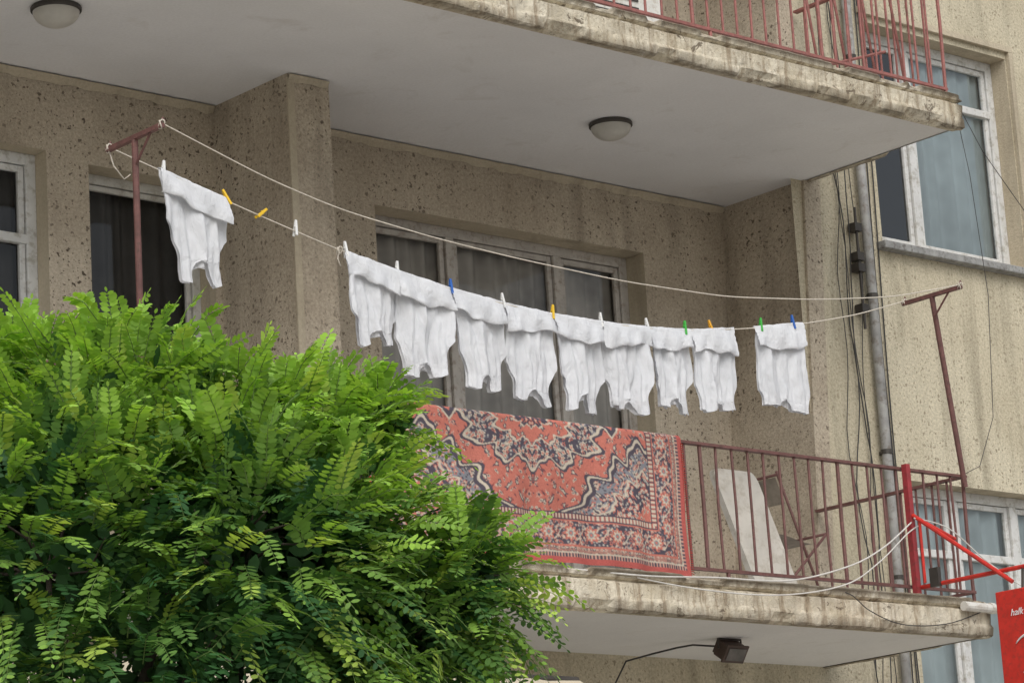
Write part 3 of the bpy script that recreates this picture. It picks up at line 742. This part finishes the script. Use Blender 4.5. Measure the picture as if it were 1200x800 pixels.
# ------------------------------------------------------------ tree
def tree():
    E=empty('acacia_tree')
    U=np.array([.75,-.66,0]);U/=np.linalg.norm(U); Vd=np.array([.66,.75,0]);Vd/=np.linalg.norm(Vd); Zv=np.array([0,0,1.])
    C0=np.array([-7.71,-3.18,2.935])
    lobes=[(-.36,.54,.0,.30),(-.10,.52,-.1,.32),(-.55,.57,.15,.30),(.18,.44,-.1,.28),(.42,.45,.05,.24),(.64,.53,.1,.10),(.49,.12,-.1,.32),
    (.86,.01,.0,.19),(.26,.05,-.35,.44),(-.26,.05,-.4,.52),(.68,-.12,-.1,.25),(-.85,.30,.0,.5),(0,-.42,-.3,.6),(-.5,-.42,-.2,.58),(.37,-.40,-.15,.34),
    (-.2,.3,.45,.42),(.2,.15,.45,.36),(-.1,-.3,.5,.5),(-.9,-.2,.2,.5),(-1.2,.1,.3,.45),(.05,.1,0,.55)]
    nfr=np.array([1.5 if l[2]<.2 else .45 for l in lobes])
    lc=[C0+U*a+Zv*b+Vd*c for a,b,c,r in lobes]; lr=[l[3] for l in lobes]
    LC=np.array(lc);LR=np.array(lr)
    pw=LR**2*nfr; pw[5]*=1.8; pw[7]*=1.4; pw/=pw.sum()
    pts=[];nrm=[];deep=[]
    while len(pts)<5600:
        i=rng.choice(len(lobes),p=pw)
        d=rng.normal(size=3); d/=np.linalg.norm(d)
        if d@Vd>.35 and rng.random()<.55: continue
        rr=LR[i]*(rng.uniform(.60,.98)+(.0 if rng.random()<.82 else .14))
        p=LC[i]+d*rr*np.array([1,1,.95])
        dist=(LR-np.linalg.norm(LC-p,axis=1)).max()
        if dist>.20: continue
        if dist>.10 and rng.random()<.35: continue
        pts.append(p);nrm.append(d);deep.append(max(0,dist))
    leaf=np.array([[0,0],[.30,.5],[.72,.48],[1.0,0],[.72,-.48],[.30,-.5]])
    stems=[]; VV=[];CC=[]
    for p,d,dp in zip(pts,nrm,deep):
        hgt=(p[2]-C0[2])
        up=np.clip(.15+hgt*.8,-.35,.6)
        g=d*1.0+np.array([0,0,up])+rng.normal(size=3)*.38
        g/=np.linalg.norm(g)
        side=np.cross(g,[0,0,1.]); side/=np.linalg.norm(side)+1e-6
        nn=np.cross(side,g)
        roll=rng.normal()*.40; side,nn=side*math.cos(roll)+nn*math.sin(roll),nn*math.cos(roll)-side*math.sin(roll)
        Lf=rng.uniform(.13,.235); npair=int(Lf/.021); curl=rng.uniform(.4,1.15)
        young_lit=np.clip(.56+hgt*.70-dp*3.6+rng.normal()*.22,0,1)  # new growth paler at top; crown light and inner shade painted in too
        c=np.array([.045,.125,.042])*(1-young_lit)+np.array([.29,.47,.075])*young_lit
        if rng.random()<.08: c=np.array([.37,.50,.10])
        ll=rng.uniform(.026,.036)
        spts=[p]
        for k in range(npair+1):
            t=(k+.8)/(npair+.8)
            q=p+g*Lf*t-np.array([0,0,1.])*curl*Lf*.45*t*t
            tang=g-np.array([0,0,1.])*curl*.9*t; tang/=np.linalg.norm(tang)
            n2=np.cross(side,tang)
            spts.append(q)
            sz=ll*(.75+.4*math.sin(math.pi*min(1,t*.9+.1)))*(.8 if k==npair else 1)
            if k==npair: dirs=[(tang,side)]
            else:
                dirs=[]
                for s in (-1,1):
                    fold=rng.uniform(-.1,.30)
                    dd=side*s*math.cos(.35)*math.cos(fold)+tang*math.sin(.45)+n2*(-fold)+rng.normal(size=3)*.08
                    dd/=np.linalg.norm(dd); w=np.cross(n2+rng.normal(size=3)*.14,dd); w/=np.linalg.norm(w); dirs.append((dd,w))
            tipc=1+.30*t*young_lit
            for dd,w in dirs:
                V_=q+leaf[:,:1]*dd*sz+leaf[:,1:]*w*sz*.5*.92
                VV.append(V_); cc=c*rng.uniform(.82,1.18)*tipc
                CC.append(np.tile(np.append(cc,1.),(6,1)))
        stems.append(spts)
    VV=np.concatenate(VV);CC=np.concatenate(CC)
    def leafmesh(name,V_,C_):
        nf=len(V_)//6
        me=bpy.data.meshes.new(name)
        me.vertices.add(len(V_)); me.vertices.foreach_set('co',V_.ravel()); me.loops.add(len(V_)); me.loops.foreach_set('vertex_index',np.arange(len(V_)))
        me.polygons.add(nf); me.polygons.foreach_set('loop_start',np.arange(nf)*6); me.polygons.foreach_set('loop_total',np.full(nf,6)); me.update(calc_edges=True)
        ca=me.color_attributes.new('Col','FLOAT_COLOR','POINT'); ca.data.foreach_set('color',C_.ravel()); me.materials.append(M_leaf)
        ob=bpy.data.objects.new(name,me); COL.objects.link(ob); ob.parent=E
    leafmesh('foliage',VV,CC)
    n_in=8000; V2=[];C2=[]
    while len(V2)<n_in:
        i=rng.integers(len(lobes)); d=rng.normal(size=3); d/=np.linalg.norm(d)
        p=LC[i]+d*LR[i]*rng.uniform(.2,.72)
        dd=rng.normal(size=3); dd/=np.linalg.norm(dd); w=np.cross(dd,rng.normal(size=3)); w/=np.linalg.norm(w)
        V2.append(p+leaf[:,:1]*dd*.07+leaf[:,1:]*w*.034); C2.append(np.tile([.035,.095,.028,1.],(6,1)))  # darker leaf colour paints in the shade inside the crown
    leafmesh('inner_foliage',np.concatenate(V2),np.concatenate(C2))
    mb=MB()
    for s,dp in zip(stems,deep):
        if dp<.08: mb.tube([s[0],s[len(s)//2],s[-1]],[.0018,.0014,.0008],3,caps=False)
    mb.build('leaf_stalks',simple('green_stalk',(.12,.18,.05),.6),E)
    mb=MB()
    base=C0+np.array([0,.1,0]); tp=np.array([base[0],base[1],1.9])
    mb.tube([(base[0]+.05,base[1],0),(base[0]+.02,base[1]+.02,.3),(base[0]-.03,base[1],1.0),tuple(tp)],[.13,.095,.08,.07],12)
    for c,r_ in zip(lc,lr):
        c=np.array(c); midp=(tp*.5+c*.5)+rng.normal(size=3)*.08-np.array([0,0,.05])
        mb.tube([tuple(tp),tuple(tp*.72+midp*.28+np.array([0,0,.08])),tuple(midp),tuple(c)],[.040,.028,.018,.008],8)
        for _ in range(10):
            d=rng.normal(size=3); d/=np.linalg.norm(d); d[2]=abs(d[2])*.6+d[2]*.4
            e=c+d*r_*.85; m1=c+d*r_*.45+rng.normal(size=3)*.03
            mb.tube([tuple(c),tuple(m1),tuple(e)],[.006,.004,.0015],5)
    mb.build('trunk_and_limbs',M_bark,E,smooth=True)
tree()

# ------------------------------------------------------------ camera
R=[[0.7480527483761793,-0.6608227393442262,-0.06107694174103098],[0.10995751902688644,0.21417911892144387,-0.9705857247185772],[0.6544665229454416,0.719333449926824,0.2328797074888166]]
cam=bpy.data.cameras.new('camera'); co=bpy.data.objects.new('camera',cam); COL.objects.link(co)
cam.sensor_width=36; cam.lens=3521.1/1200*36; cam.clip_end=2000; cam.clip_start=.1
rt=Vector(R[0]); up=-Vector(R[1]); bk=-Vector(R[2])
Mx=Matrix(((rt.x,up.x,bk.x,-12.7287),(rt.y,up.y,bk.y,-10.2824),(rt.z,up.z,bk.z,1.6),(0,0,0,1)))
co.matrix_world=Mx
scene.camera=co
# ------------------------------------------------------------ light
el=math.radians(46); sv=Vector((-.5,-.87,0)).normalized()*math.cos(el); sv.z=math.sin(el)
w=bpy.data.worlds.new('World'); scene.world=w; w.use_nodes=True; nt=w.node_tree
bg=nt.nodes['Background']; sky=N(nt,'ShaderNodeTexSky'); sky.sky_type='NISHITA'; sky.sun_disc=False
sky.sun_elevation=el; sky.sun_rotation=math.atan2(sv.x,sv.y); sky.dust_density=3; sky.air_density=1.2
hs=N(nt,'ShaderNodeHueSaturation'); hs.inputs['Saturation'].default_value=.38
L(nt,sky.outputs[0],hs.inputs['Color']); L(nt,hs.outputs[0],bg.inputs['Color']); bg.inputs['Strength'].default_value=.15
sd=bpy.data.lights.new('sun','SUN'); so=bpy.data.objects.new('sun',sd); COL.objects.link(so)
sd.energy=1.5; sd.angle=math.radians(50); sd.color=(1,.98,.95)
so.rotation_euler=(-sv).to_track_quat('-Z','Y').to_euler()
scene.view_settings.view_transform='Standard'; scene.view_settings.look='None'; scene.view_settings.exposure=0
